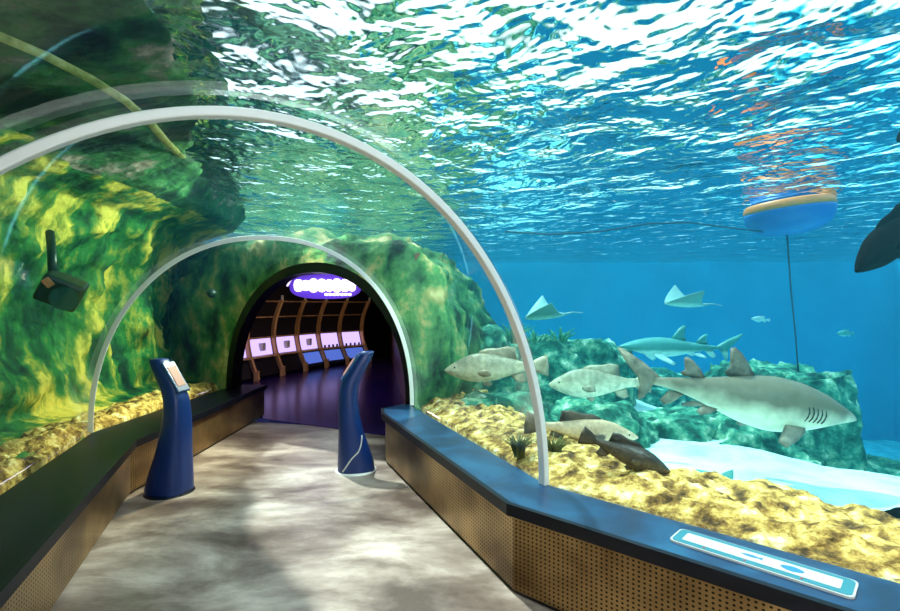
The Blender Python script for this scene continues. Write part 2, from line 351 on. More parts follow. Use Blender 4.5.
# parapets -------------------------------------------------------------
def off(poly, d):
    """shift a polyline sideways (left of travel) by d"""
    out = []
    for i, p in enumerate(poly):
        a = Vector(poly[max(i - 1, 0)]); b = Vector(poly[min(i + 1, len(poly) - 1)]); t = (b - a).normalized()
        out.append((p[0] - t.y * d, p[1] + t.x * d))
    return out
def parapet(front, back, z, ledge_mat, label, inset):
    root = empty('parapet', (front[3][0], front[3][1], 0), 0, label, 'parapet'); o0 = Vector(root.location)
    def loc(p, zz): return (p[0] - o0.x, p[1] - o0.y, zz)
    fi = off(front, inset)
    # top slab : front polyline + back polyline resampled
    bm = bmesh.new(); lo = []; hi = []
    # build strips by pairing on arc-length
    def samp(poly, n):
        pts = [Vector(p) for p in poly]; d = [0]
        for a, b in zip(pts, pts[1:]): d.append(d[-1] + (b - a).length)
        res = []
        for k in range(n):
            s = d[-1] * k / (n - 1); i = max(j for j in range(len(d) - 1) if d[j] <= s + 1e-9)
            res.append(pts[i].lerp(pts[i + 1], (s - d[i]) / (d[i + 1] - d[i])))
        return res
    # closed polygon, ngon faces
    poly = [Vector(p) for p in front] + [Vector(p) for p in back[::-1]]
    a = [bm.verts.new(loc(p, z - .045)) for p in poly]; b = [bm.verts.new(loc(p, z)) for p in poly]; n = len(poly)
    bm.faces.new(a[::-1]); bm.faces.new(b)
    for i in range(n): bm.faces.new((a[i], a[(i + 1) % n], b[(i + 1) % n], b[i]))
    bmesh.ops.recalc_face_normals(bm, faces=bm.faces)
    bmesh.ops.triangulate(bm, faces=[f for f in bm.faces if len(f.verts) > 4])
    bm_obj('ledge', bm, M[ledge_mat], root)
    # dark lip
    fo = off(front, -.012 if inset > 0 else .012); fb = off(front, .02 if inset > 0 else -.02)
    arr = np.array([[loc(p, z + .004), loc(q, z + .004), loc(q, z - .06), loc(p, z - .06)] for p, q in zip(fo, fb)])
    grid_obj('edge_strip', arr, M['lip'], root, wrap_v=True, smooth=False, caps=True)
    # perforated panels
    s = 0
    for k in range(len(fi) - 1):
        A = Vector(fi[k]); B = Vector(fi[k + 1]); l = (B - A).length; nrm = Vector((-(B - A).y, (B - A).x)).normalized() * (.012 if inset > 0 else -.012)
        V = [loc(A, .03), loc(B, .03), loc(B, z - .05), loc(A, z - .05)]; W = [loc(A + nrm, .03), loc(B + nrm, .03), loc(B + nrm, z - .05), loc(A + nrm, z - .05)]
        uv = [(s, 0), (s + l, 0), (s + l, z), (s, z)] * 2
        mesh_obj('perforated_panel', V + W, [(0, 1, 2, 3), (7, 6, 5, 4), (0, 4, 5, 1), (1, 5, 6, 2), (2, 6, 7, 3), (3, 7, 4, 0)], M['perf'], root, False, uv)
        s += l
    # dark recessed plinth
    fp = off(front, inset * 1.6); fq = off(front, inset * 1.6 + (.03 if inset > 0 else -.03))
    arr = np.array([[loc(p, .0), loc(q, .0), loc(q, .06), loc(p, .06)] for p, q in zip(fp, fq)])
    grid_obj('plinth', arr, M['black_matte'], root, wrap_v=True, smooth=False, caps=True)
    return root
RBx = [RB[0], RB[1], RB[2], RB[3], (-.44, 5.62)]
LBx = [LB[0], LB[1], LB[2], LB[3], (-3.10, 7.2)]
# travel direction camera -> portal: right wall's outside is to the right (negative), left wall's to the left (positive)
parapet(RF, RBx, ZR, 'ledge', 'low bronze perforated wall carrying the broad blue ledge and info plate', -.035)
parapet(LF, LBx, ZL, 'ledge_shaded', 'low perforated wall with ledge coloured as if in shade below the green rock', .035)

# portal frame -----------------------------------------------------------
hp = HOOPS[4]
dv = np.array([hp[1][0] - hp[0][0], hp[1][1] - hp[0][1]]); dv /= np.linalg.norm(dv); back = np.array([-dv[1], dv[0], 0])
port = empty('arched_doorway', ((hp[0][0] + hp[1][0]) / 2, (hp[0][1] + hp[1][1]) / 2, 0), 0, 'black arched doorway frame at the end of the glass tunnel', 'doorway')
po = np.array(port.location)
def leg_ext(a):
    z = np.array([[*a[0, :2], 0.0]]); y = np.array([[*a[-1, :2], 0.0]]); return np.concatenate([z, a, y])
A0 = leg_ext(arch(hp, 61, grow=.05)); A1 = leg_ext(arch(hp, 61, grow=-.07))
ring = np.stack([A1 + back * .0, A0 + back * .0, A0 + back * .16, A1 + back * .16], 1) - po
grid_obj('arch_lining', ring, M['black'], port, wrap_v=True, smooth=False, caps=True)

# ---------------------------------------------------------------- gallery room
def wallseg(name, a, b, z0, z1, mat, th=.08):
    a = Vector(a); b = Vector(b); n = Vector((-(b - a).y, (b - a).x)).normalized() * th
    bm = bmesh.new(); bm_prism(bm, [a, b, b + n, a + n], z0, z1); return struct(bm_obj(name, bm, mat))
wallseg('wall_gallery_left', (-5.5, 9.2), (-3.22, 7.35), 0, 2.2, M['black_matte'], -.08)
wallseg('wall_gallery_back', (-5.5, 9.2), (-1.95, 16.5), 0, 2.2, M['black_matte'])
wallseg('wall_gallery_right', (-.40, 5.72), (-1.98, 16.5), 0, 2.2, M['brown'], -.08)
bm = bmesh.new(); bm_prism(bm, [(-3.3, 7.45), (-.5, 6.0), (-1.8, 16.5), (-3.2, 16.5), (-5.7, 9.2)], 2.2, 2.24); struct(bm_obj('ceiling', bm, M['black_matte']))
disp = empty('display_wall', (-3.4, 12.0, 0), 0, 'curved wooden rib shelving with glowing lavender niches in dark gallery', 'display wall')
do = Vector(disp.location)
feet = [P(236, 386, 9.9), P(258, 381.5, 10.5), P(284, 375, 11.35), P(307, 371, 12.1), P(328, 366.6, 12.85), P(349, 363.5, 13.5), P(371, 361.3, 14.1)]
nD = Vector((.9, -.44, 0)).normalized()
def ribpt(foot, z):
    t = z / 1.75; return Vector((foot.x, foot.y, 0)) + nD * (-.34 * math.sin(math.pi * min(1, t * .93)) + .02) + Vector((0, 0, z)) - do
for i, ft in enumerate(feet[1:]):
    zs = [.05 + 1.68 * k / 14 for k in range(15)]; bm = bmesh.new(); rings = []
    t = Vector((.44, .9, 0)) * .028
    for z in zs:
        p = ribpt(ft, z); rings.append([bm.verts.new(p + t + nD * .05), bm.verts.new(p - t + nD * .05), bm.verts.new(p - t - nD * .05), bm.verts.new(p + t - nD * .05)])
    for r0, r1 in zip(rings, rings[1:]):
        for j in range(4): bm.faces.new((r0[j], r0[(j + 1) % 4], r1[(j + 1) % 4], r1[j]))
    bm.faces.new(rings[0]); bm.faces.new(rings[-1]); bm_obj('rib', bm, M['wood'], disp)
    bm = bmesh.new(); p = ribpt(ft, .11); bm_box(bm, (p.x, p.y, .11), (.10, .10, .22)); bm_obj('foot_block', bm, M['wood'], disp, bevel=.01)
    bm = bmesh.new(); p = ribpt(ft, 1.76); bm_box(bm, (p.x, p.y, 1.78), (.05, .06, .11)); bm_obj('spotlight', bm, M['white'], disp, bevel=.01)
def between(a, b, z0, z1, o0, o1, mat, name, sh=.06, label=None):
    """a shelf-wide box between two ribs"""
    bm = bmesh.new()
    d = (Vector((b.x, b.y, 0)) - Vector((a.x, a.y, 0))); 
    A0_ = ribpt(a, z0) + d * sh; B0 = ribpt(b, z0) - d * sh; A1_ = ribpt(a, z1) + d * sh; B1 = ribpt(b, z1) - d * sh
    lo = [A0_ + nD * o0, B0 + nD * o0, B0 + nD * o1, A0_ + nD * o1]; hi = [A1_ + nD * o0, B1 + nD * o0, B1 + nD * o1, A1_ + nD * o1]
    lo = [bm.verts.new(p) for p in lo]; hi = [bm.verts.new(p) for p in hi]
    bm.faces.new(lo[::-1]); bm.faces.new(hi)
    for j in range(4): bm.faces.new((lo[j], lo[(j + 1) % 4], hi[(j + 1) % 4], hi[j]))
    o = bm_obj(name, bm, mat, disp)
    if label: o['label'] = label
    return o
for i in range(6):
    a, b = feet[i], feet[i + 1]
    for z_ in (.07, .35, .63, .91, 1.19, 1.47): between(a, b, z_, z_ + .28, -.12, -.09, M['black_matte'], 'back_panel', 0)
    between(a, b, .50, .86, -.07, -.05, M['lightbox'], 'lit_niche', .08, 'glowing lavender display niche')
    between(a, b, .46, .49, -.06, .05, M['wood'], 'shelf')
    between(a, b, .87, .90, -.06, .05, M['wood'], 'shelf')
    between(a, b, 1.33, 1.355, -.06, .04, M['wood'], 'shelf', .12)
    between(a, b, 1.68, 1.705, -.06, .04, M['wood'], 'shelf', .12)
    if i >= 3: between(a, b, .16, .42, -.07, -.05, M['bluebox'], 'lit_panel', .08, 'glowing blue lower panel')
    # small objects inside niche: dark frames
    d = (b - a); p = ribpt(a, .68) + Vector((d.x, d.y, 0)) * .55 + nD * -.03
    if i < 4:
        bm = bmesh.new(); bm_box(bm, p, (.10, .18, .17)); bm_obj('exhibit_block', bm, M['white'], disp, bevel=.01)
    else:
        for q in range(4):
            bm = bmesh.new(); p = ribpt(a, .53) + Vector((d.x, d.y, 0)) * (.2 + .19 * q); bm_box(bm, p, (.045, .045, .07)); bm_obj('exhibit_block', bm, M['black_matte'], disp)
# illuminated sign
sign = empty('lit_sign', (-2.37, 9.5, 1.96), 0, 'oval glowing white sign hanging inside the dark gallery arch', 'sign')
def oval(n, a, b): return [(a * math.copysign(abs(math.cos(t)) ** .75, math.cos(t)), b * math.copysign(abs(math.sin(t)) ** .75, math.sin(t))) for t in [2 * math.pi * k / n for k in range(n)]]
def plate(name, pts, y0, y1, mat, parent, bevel=0):
    bm = bmesh.new(); a = [bm.verts.new((p[0], y0, p[1])) for p in pts]; b = [bm.verts.new((p[0], y1, p[1])) for p in pts]; n = len(pts)
    bm.faces.new(a); bm.faces.new(b[::-1])
    for i in range(n): bm.faces.new((a[i], b[i], b[(i + 1) % n], a[(i + 1) % n]))
    return bm_obj(name, bm, mat, parent)
bm = bmesh.new(); bm_tube(bm, [(.74 * math.cos(t), .03, .25 * math.sin(t) ** .9 - .03) for t in [.12 + (math.pi - .24) * k / 24 for k in range(25)]], .018); tag(bm_obj('reflection_arc', bm, M['arcglow'], sign, True), 'violet white arch reflection built as a glowing arc over the sign')  # no lamp: bright arch edge reflection built as a glowing tube
plate('backing', oval(40, .68, .235), 0, .05, M['signglow'], sign)
lett = []
widths = [.15, .12, .16, .14, .13, .15, .14, .12]; x = -.58
for k, wd in enumerate(widths):
    hgt = [.115, .10, .13, .125, .115, .13, .12, .11][k]
    o = plate('letter', [(x + wd / 2 + .0 + px_ * (wd / 2 + .008), .02 + pz_ * hgt) for px_, pz_ in oval(16, 1, 1)], -.03, -.001, M['signlit'], sign); x += wd + .006
for k in range(7):
    xx = .02 + k * .075; bm = bmesh.new(); bm_box(bm, (xx, -.015, -.15), (.05, .02, .045)); bm_obj('small_letter', bm, M['signlit'], sign, bevel=.006)
bm = bmesh.new(); bm_tube(bm, [(-.45, .02, .15), (-.45, .02, .24)], .012); bm_obj('hanger', bm, M['black_matte'], sign)
bm = bmesh.new(); bm_tube(bm, [(.45, .02, .15), (.45, .02, .24)], .012); bm_obj('hanger', bm, M['black_matte'], sign)

# ---------------------------------------------------------------- kiosks
def kiosk(loc, Fd, s, label, swoosh):
    rz = math.atan2(Fd[1], Fd[0]); root = empty('info_kiosk', loc, rz, label, 'kiosk')
    prof = [(0, -.185, .175, .165), (.04, -.185, .175, .165), (.15, -.155, .172, .16), (.37, -.075, .165, .14), (.6, -.025, .168, .12), (.75, -.015, .160, .105), (.85, -.03, .145, .095), (.97, -.095, .075, .085), (1.06, -.145, .02, .08), (1.12, -.175, -.025, .075), (1.16, -.185, -.07, .06)]
    zz = np.linspace(0, 1.15, 40); pz = [p[0] for p in prof]
    bk = np.interp(zz, pz, [p[1] for p in prof]); fr = np.interp(zz, pz, [p[2] for p in prof]); wd = np.interp(zz, pz, [p[3] for p in prof])
    k = np.ones(5) / 5
    def sm(v): 
        e = np.concatenate([[v[0]] * 2, v, [v[-1]] * 2]); return np.convolve(e, k, 'valid')
    bk, fr, wd = sm(bk), sm(fr), sm(wd); n = 32; arr = np.zeros((40, n, 3))
    t = np.linspace(0, 2 * np.pi, n, endpoint=False); e = 2 / 2.8
    cx = np.sign(np.cos(t)) * np.abs(np.cos(t)) ** e; sy = np.sign(np.sin(t)) * np.abs(np.sin(t)) ** e
    for i in range(40):
        c = (bk[i] + fr[i]) / 2; h = (fr[i] - bk[i]) / 2; arr[i, :, 0] = c + h * cx; arr[i, :, 1] = wd[i] * sy; arr[i, :, 2] = zz[i]
    grid_obj('body', arr * s, M['kiosk'], root, wrap_v=True, caps=True)
    a = Vector((.138, 0, .87)); b = Vector((-.028, 0, 1.125)); c = (a + b) / 2; d = (b - a).normalized(); nn = Vector((d.z, 0, -d.x)); R = Matrix((nn, Vector((0, 1, 0)), d)).transposed()
    bm = bmesh.new(); bm_box(bm, c * s + nn * .0, (.026 * s, .15 * s, .30 * s), R); bz = bm_obj('screen_housing', bm, M['kiosk_light'], root, bevel=.01)
    bm = bmesh.new(); bm_box(bm, c * s + nn * .015 * s, (.006, .095 * s, .19 * s), R); bm_obj('screen', bm, M['screen'], root, bevel=.001)
    bm = bmesh.new(); bmesh.ops.create_cone(bm, cap_ends=True, segments=32, radius1=.2 * s, radius2=.19 * s, depth=.012, matrix=Matrix.Translation((0, 0, .006))); bm_obj('base_plate', bm, M['silver'] if swoosh else M['lip'], root)
    if swoosh:
        pts = []
        for i in range(12):
            q = i / 11; z = .03 + .33 * q; ii = int(z / 1.15 * 39); ang = .85 + 1.45 * q ** .9 
            c_ = (bk[ii] + fr[ii]) / 2; h = (fr[ii] - bk[ii]) / 2
            ca, sa = math.cos(ang), math.sin(ang); sg = lambda v: math.copysign(abs(v) ** e, v)
            pts.append(Vector((c_ + h * sg(ca) * 1.0, wd[ii] * sg(sa) * 1.0, z)) * s)
        bm = bmesh.new(); bm_tube(bm, pts, .007); tag(bm_obj('stripe', bm, M['white'], root, True), 'curved white stripe')
    return root
kiosk((-2.41, 4.30, 0), (.985, -.17), .99, 'dark blue curved info kiosk standing against left perforated wall', False)
k2 = kiosk((-.92, 4.88, 0), (-.97, -.24), 1.0, 'dark blue curved info kiosk near the right wall with white swoosh', True)

# info plate on the right ledge
A = Vector((1.13, 2.42)); B = Vector((1.60, 2.0)); cpt = Vector(((1.13 + 1.03 + 1.58 + 1.48) / 4, (2.42 + 2.29 + 1.97 + 1.85) / 4, ZR + .001)); ang = math.atan2(-.44, .45)
ip = empty('info_plate', cpt, ang, 'long white and teal fish information plate on the blue ledge', 'sign')
def rrect(w_, h_, r, n=5):
    pts = []
    for cx, cy, a0 in ((w_ / 2 - r, h_ / 2 - r, 0), (-w_ / 2 + r, h_ / 2 - r, 90), (-w_ / 2 + r, -h_ / 2 + r, 180), (w_ / 2 - r, -h_ / 2 + r, 270)):
        for k in range(n): t = math.radians(a0 + 90 * k / (n - 1)); pts.append((cx + r * math.cos(t), cy + r * math.sin(t)))
    return pts
def flat(name, pts, z0, z1, mat, parent):
    bm = bmesh.new(); bm_prism(bm, pts, z0, z1); return bm_obj(name, bm, mat, parent)
flat('rim', rrect(.67, .158, .025), 0, .010, M['white'], ip); flat('teal_border', rrect(.655, .145, .022), .010, .012, M['plate_teal'], ip)
flat('white_panel', rrect(.58, .085, .006), .012, .0135, M['white'], ip)
fo_ = [(.0, .0), (.02, .008), (.045, .012), (.07, .006), (.085, .014), (.082, 0), (.087, -.012), (.07, -.005), (.045, -.012), (.02, -.009)]
flat('fish_picture', [(x - .06, y + .002) for x, y in fo_], .0135, .0145, M['icon'], ip)
flat('ray_picture', [(.13 + .035 * math.cos(t) * (1 + .2 * math.cos(2 * t)), -.002 + .024 * math.sin(t)) for t in [k * math.pi / 8 for k in range(16)]], .0135, .0145, M['icon'], ip)
for dx in (-.19, -.03, .17): flat('red_dot', [(dx + .005 * math.cos(k * math.pi / 4), -.056 + .005 * math.sin(k * math.pi / 4)) for k in range(8)], .012, .0135, M['red'], ip)

# ---------------------------------------------------------------- tank shell
def blk(name, c, s, mat):
    bm = bmesh.new(); bm_box(bm, c, s); return struct(bm_obj(name, bm, mat))
blk('wall_back', (3, 18, -.4), (26, .2, 7.4), M['blue_wall']); blk('wall_right', (16, 5, -.4), (.2, 26, 7.4), M['blue_wall'])
blk('wall_left', (-10, 5, -.4), (.2, 26, 7.4), M['blue_wall']); blk('wall_rear', (3, -8, -.4), (26, .2, 7.4), M['blue_wall'])
# end wall of the walkway behind the viewer
wallseg('wall_walkway_end', (5.6, -1.4), (1.3, -4.8), 0, 2.8, M['black_matte'])

TUN = [LB[0], LB[1], LB[2], LB[3], LB[4], (-5.5, 9.3), (-5.2, 12), (-2.4, 16.5), (-1.7, 16.5), (-.3, 5.8), RB[4], RB[3], RB[2], RB[1], RB[0]]
def inside(px, py, poly):
    r = np.zeros(px.shape, bool); n = len(poly)
    for i in range(n):
        x0, y0 = poly[i]; x1, y1 = poly[(i + 1) % n]
        c = ((y0 > py) != (y1 > py)) & (px < (x1 - x0) * (py - y0) / (y1 - y0 + 1e-12) + x0); r ^= c
    return r
def polydist(px, py, poly, closed=True):
    d = np.full(px.shape, 1e9); n = len(poly)
    for i in range(n if closed else n - 1):
        a = np.array(poly[i]); b = np.array(poly[(i + 1) % n]); ab = b - a
        t = np.clip(((px - a[0]) * ab[0] + (py - a[1]) * ab[1]) / (ab @ ab), 0, 1)
        d = np.minimum(d, np.hypot(px - a[0] - t * ab[0], py - a[1] - t * ab[1]))
    return d
xs = np.arange(-9.9, 15.95, .1); ys = np.arange(-7.9, 17.95, .1); X, Y = np.meshgrid(xs, ys, indexing='ij')
ins = inside(X, Y, TUN); D = polydist(X, Y, TUN); sd = np.where(ins, -D, D)
Pn = np.stack([X, Y, X * 0], -1)
Z = .40 - .44 * sstep(.6, 2.2, sd) - 3.2 * sstep(3.6, 9.0, sd) + .05 * fbm(Pn, .8, 4, 3) * sstep(.2, 1, sd) + .015 * fbm(Pn, 4, 3, 9)
V = np.stack([X, Y, Z], -1).reshape(-1, 3); keep = (sd > -.14)
nv = len(ys); faces = []
kf = keep[:-1, :-1] & keep[1:, :-1] & keep[:-1, 1:] & keep[1:, 1:]
for i, j in zip(*np.nonzero(kf)): faces.append((i * nv + j, (i + 1) * nv + j, (i + 1) * nv + j + 1, i * nv + j + 1))
used = np.zeros(len(V), bool); used[np.array(faces).ravel()] = True; idx = np.cumsum(used) - 1
struct(mesh_obj('ground_sand', V[used], [tuple(idx[list(f)]) for f in faces], M['sand']))

# water volume: outer box and the dry bubble round walkway and gallery, one closed mesh
bm = bmesh.new(); bm_box(bm, (3, 5, -.49), (25.6, 25.6, 7.02)); 
rings = []
for h, g in zip(HOOPS, (.06, .06, .06, .06, .07)):
    a = arch(h, 31, grow=g); z0 = np.array([[*a[0, :2], -.3]]); z1 = np.array([[*a[-1, :2], -.3]]); rings.append(np.concatenate([z0, a, z1]))
def gal(l, r, zt):
    t = np.linspace(0, np.pi, 31); c = np.sign(np.cos(t)) * np.abs(np.cos(t)) ** .4; s = np.sin(t) ** .3
    m = (np.array(l) + np.array(r)) / 2; hf = (np.array(r) - np.array(l)) / 2
    a = np.stack([m[0] + c * hf[0], m[1] + c * hf[1], .4 + s * (zt - .4)], 1)
    return np.concatenate([[[*a[0, :2], -.3]], a, [[*a[-1, :2], -.3]]])
rings.append(gal((-3.5, 7.4), (-.15, 5.75), 2.4)); rings.append(gal((-5.7, 9.3), (-.3, 9.0), 2.45)); rings.append(gal((-5.2, 16.9), (-1.0, 16.9), 2.45))
rv = [[bm.verts.new(p) for p in r] for r in rings]
inner_faces = []
for r0, r1 in zip(rv, rv[1:]):
    n = len(r0)
    for j in range(n): inner_faces.append(bm.faces.new((r0[j], r0[(j + 1) % n], r1[(j + 1) % n], r1[j])))
inner_faces.append(bm.faces.new(rv[0][::-1])); inner_faces.append(bm.faces.new(rv[-1]))
bmesh.ops.recalc_face_normals(bm, faces=inner_faces)      # outward from bubble ...
bmesh.ops.reverse_faces(bm, faces=inner_faces)            # ... then turned to face the air side
me = bpy.data.meshes.new('tank_water'); bm.to_mesh(me); bm.free(); me.materials.append(M['water'])
wo = bpy.data.objects.new('tank_water', me); C.objects.link(wo); tag(wo, 'clear blue green water filling the tank around the tunnel', 'water', kind='stuff')

# rippled surface of the water
xs = np.arange(-9.9, 15.95, .16); ys = np.arange(-7.9, 17.95, .16); X, Y = np.meshgrid(xs, ys, indexing='ij')
Pn = np.stack([X * .9 + Y * .3, Y * 1.3 - X * .4, X * 0], -1)
Z = 3.12 + .045 * fbm(Pn, 1.1, 2, 31)
sf = grid_obj('water_surface', np.stack([X, Y, Z], -1), M['surface']); tag(sf, 'rippled bright water surface overhead seen from below', 'water', kind='stuff')

# ---------------------------------------------------------------- rocks
def resample(poly, n):
    pts = np.array(poly, float); d = np.concatenate([[0], np.cumsum(np.linalg.norm(np.diff(pts, axis=0), axis=1))]); s = np.linspace(0, d[-1], n)
    q = np.stack([np.interp(s, d, pts[:, k]) for k in range(pts.shape[1])], 1); return q
def smoothp(q, k=9):
    for _ in range(k): q[1:-1] = (q[:-2] + q[1:-1] * 2 + q[2:]) / 4
    return q
# left wall of carved green rock
n = 330
pth = smoothp(resample([(1.4, -5.2), (-.75, -2.25), (-2.1, 1.3), (-3.24, 4.45), (-3.22, 6.2), (-3.55, 8.3), (-5.3, 10.5)], n), 60)
tg = np.gradient(pth, axis=0); tg /= np.linalg.norm(tg, axis=1)[:, None]; nr = np.stack([-tg[:, 1], tg[:, 0]], 1)
prof = np.array([(.06, .36), (.08, .47), (.2, .49), (.42, .50), (.60, .50), (.78, .56), (.86, .8), (.92, 1.2), (.98, 1.6), (.98, 2.0), (.86, 2.35), (.55, 2.68), (.0, 2.88), (-.5, 3.0), (-.95, 3.1), (-1.15, 3.4)])
pf = resample(prof, 130); sarc = np.linspace(0, 1, 130)
arr = np.zeros((n, 130, 3)); yy = pth[:, 1]
ov = 1 - .85 * sstep(3.6, 6.6, yy)
for j in range(130):
    o_, z_ = pf[j]
    oo = np.where(z_ > 2.2, np.where(o_ > .0, o_, o_ * ov), o_) + (1 - ov) * .25 * (z_ > .6) * 0
    arr[:, j, 0] = pth[:, 0] + nr[:, 0] * oo; arr[:, j, 1] = pth[:, 1] + nr[:, 1] * oo; arr[:, j, 2] = z_
wgt = sstep(.5, .9, arr[..., 2]) * (1 - .6 * sstep(2.3, 2.7, arr[..., 2]))
q = arr.copy(); q[..., 2] *= .16; q[..., :2] += .25 * np.stack([fbm(arr, .8, 2, 77), fbm(arr, .8, 2, 78)], -1)
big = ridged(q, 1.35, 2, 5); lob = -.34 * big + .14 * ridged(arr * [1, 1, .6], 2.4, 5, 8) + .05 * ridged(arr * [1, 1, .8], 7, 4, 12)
disp_ = lob * wgt + .02 * fbm(arr, 9, 3, 2) 
arr[..., 0] += nr[:, None, 0] * disp_ ; arr[..., 1] += nr[:, None, 1] * disp_; arr[..., 2] += .08 * fbm(arr, 2, 4, 21) * wgt
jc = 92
g = grid_obj('rock_overhang', arr[:, jc - 1:].copy(), M['rock_shaded']); tag(g, 'brown green rock with shade in its colour overhanging the tunnel at upper left', 'rock')
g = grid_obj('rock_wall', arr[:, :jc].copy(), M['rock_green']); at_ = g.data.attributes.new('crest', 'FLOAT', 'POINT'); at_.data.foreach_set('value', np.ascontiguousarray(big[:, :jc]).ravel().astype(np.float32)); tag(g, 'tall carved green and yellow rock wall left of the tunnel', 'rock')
# bright strip of stones along the left glass foot
def strip(name, path, n, width, height, mat, label, seed, side, z0, amp=.06):
    p = smoothp(resample(path, n), 5); t = np.gradient(p, axis=0); t /= np.linalg.norm(t, axis=1)[:, None]; nn = np.stack([-t[:, 1], t[:, 0]], 1) * side
    m = 46; u = np.linspace(0, 1, m); a = np.zeros((n, m, 3)); wv = width * (1 + .25 * fbm(np.stack([p[:, 0], p[:, 1], p[:, 0] * 0], 1), 1.1, 3, seed))
    for j in range(m):
        a[:, j, 0] = p[:, 0] + nn[:, 0] * (.06 + wv * u[j]); a[:, j, 1] = p[:, 1] + nn[:, 1] * (.06 + wv * u[j]); a[:, j, 2] = z0 + height * math.sin(math.pi * min(1, .12 + .95 * u[j])) ** .6 - .45 * max(0, u[j] - .8) / .2 - .16 * (j == 0)
    f = (sstep(.02, .2, u))[None, :]
    a[..., 2] += (amp * ridged(a, 3.2, 4, seed) + amp * .8 * fbm(a, 9, 5, seed + 3) + amp * .35 * ridged(a, 17, 3, seed + 4)) * f
    g = grid_obj(name, a, mat); tag(g, label, 'rock'); return g
strip('rock_bed', [(-.30, 6.6), (-.40, 5.5), (.56, 3.06), (1.76, 1.96), (3.0, .82), (5.4, -1.6)], 420, .95, .07, M['strip'], 'bumpy golden yellow rock bed running along the right glass', 41, 1, .45)
strip('rock_bed', [(-.8, -2.4), (-2.1, 1.3), (-3.22, 4.49), (-3.18, 7.0)], 300, .48, .05, M['strip'], 'narrow golden rock bed at the foot of the green rock wall', 51, 1, .44, .07)

# rock round the portal
nt_, ns = 120, 60
a0 = arch(HOOPS[4], nt_ - 16, grow=.05); ext = lambda p, k: np.array([[p[0], p[1], p[2] - (p[2] + .5) * (i + 1) / k] for i in range(k)])
curve = np.concatenate([ext(a0[0], 8)[::-1], a0, ext(a0[-1], 8)])
th = np.concatenate([np.zeros(8), np.linspace(0, np.pi, nt_ - 16), np.full(8, np.pi)])
mid = (np.array(hp[0]) + np.array(hp[1])) / 2
s = np.linspace(0, 1, ns); arr = np.zeros((nt_, ns, 3))
def roomring(l, r, zt, hump):
    t = np.linspace(np.pi, 0, nt_ - 16)[::-1]; c = np.sign(np.cos(t)) * np.abs(np.cos(t)) ** .45; q = np.sin(t) ** .35
    m = (np.array(l) + np.array(r)) / 2; hf = (np.array(r) - np.array(l)) / 2
    a = np.stack([m[0] + c * hf[0], m[1] + c * hf[1], .3 + q * (zt - .3)], 1)
    side = np.clip(np.cos(t), 0, 1) * (1 - q) ** .0; low = 1 - q
    a[:, 0] += hump * np.clip(np.cos(t), 0, 1) ** 2 * (1 - .55 * q)
    return np.concatenate([ext(a[0], 8)[::-1], a, ext(a[-1], 8)])
keys = [(0, curve), (.12, roomring((-3.7, 7.35), (-.12, 5.62), 2.38, .05)), (.38, roomring((-6.0, 9.0), (-.1, 7.2), 2.5, .7)), (.7, roomring((-6.2, 11.5), (-.2, 10.5), 2.6, 1.1)), (1, roomring((-5.8, 17), (-.8, 17), 2.6, .6))]
for j in range(ns):
    k = max(i for i in range(len(keys) - 1) if keys[i][0] <= s[j]); q = (s[j] - keys[k][0]) / (keys[k + 1][0] - keys[k][0])
    arr[:, j] = keys[k][1] * (1 - q) + keys[k + 1][1] * q
ctr = np.array([-2.6, 11, .6]); od = arr - ctr; od[..., 1] *= .15; od /= np.linalg.norm(od, axis=-1)[..., None]
dn = np.abs(.30 * ridged(arr, 1.3, 5, 61) + .2 * fbm(arr, 2.6, 5, 66)) * sstep(.0, .2, s)[None, :]
arr += dn[..., None] * od
g = grid_obj('portal_rock', arr, M['rock_portal'], flip=True); tag(g, 'green and ochre rock mass surrounding the dark gallery doorway', 'rock')

def rock(loc, size, seed, label, mat='reef', rough=.28, sub=5, rz=0, flat=None, group=None, sc=1.0):
    bm = bmesh.new(); bmesh.ops.create_icosphere(bm, subdivisions=sub, radius=1)
    co = np.array([v.co[:] for v in bm.verts]); nrm = co.copy()
    d = 1 + rough * ridged(co, 1.6 * sc, 4, seed) + rough * .5 * fbm(co, 4.5 * sc, 4, seed + 5)
    if flat: co[:, 2] = np.clip(co[:, 2], -9, flat)
    sg = np.sign(co) * np.abs(co) ** .8
    co = sg * d[:, None]
    co *= np.array(size)
    for v, c in zip(bm.verts, co): v.co = c
    o = bm_obj('reef_rock', bm, M[mat], None, True); o.location = loc; o.rotation_euler = (0, 0, rz)
    tag(o, label, 'rock', group); return o
def rk(px, pytop, Y, wpx, hz, dy, seed, label, **k):
    fl_ = k.get('flat'); top = P(px, pytop, Y); rx = wpx / 2 / F * Y; rock((top.x, Y, top.z - hz * (fl_ or 1)), (rx, dy, hz), seed, label, **k)
rk(478, 335, 7.0, 90, 1.0, .7, 1, 'green reef mound just right of the portal rock, behind the pale grouper')
rk(462, 312, 7.6, 56, 1.2, .8, 21, 'tallest green reef mound rising beside the portal rock')
rk(520, 345, 8.0, 120, 1.1, .8, 2, 'mottled green reef mound behind the upright of the silver arch')
rk(578, 350, 8.6, 90, .9, .8, 3, 'pale topped reef block left of the big shark tail', flat=.6)
rk(500, 400, 5.6, 110, .5, .5, 4, 'low green reef rock behind golden bed, left of the arch foot')
rk(590, 410, 6.2, 110, .6, .6, 5, 'low teal reef rock below the two pale groupers')
rk(655, 415, 6.6, 130, .7, .6, 6, 'teal reef slope below the big shark tail')
rk(775, 385, 7.2, 110, 1.3, .8, 7, 'flat topped green reef column below the buoy cord', flat=.55)
rk(735, 425, 6.4, 120, .8, .6, 8, 'dark green reef base below the big shark belly')
rk(815, 445, 7.0, 90, .7, .5, 9, 'small reef shoulder at the right foot of the column')
rk(875, 462, 6.6, 70, .35, .4, 10, 'low dark reef patch on sand near right frame edge')
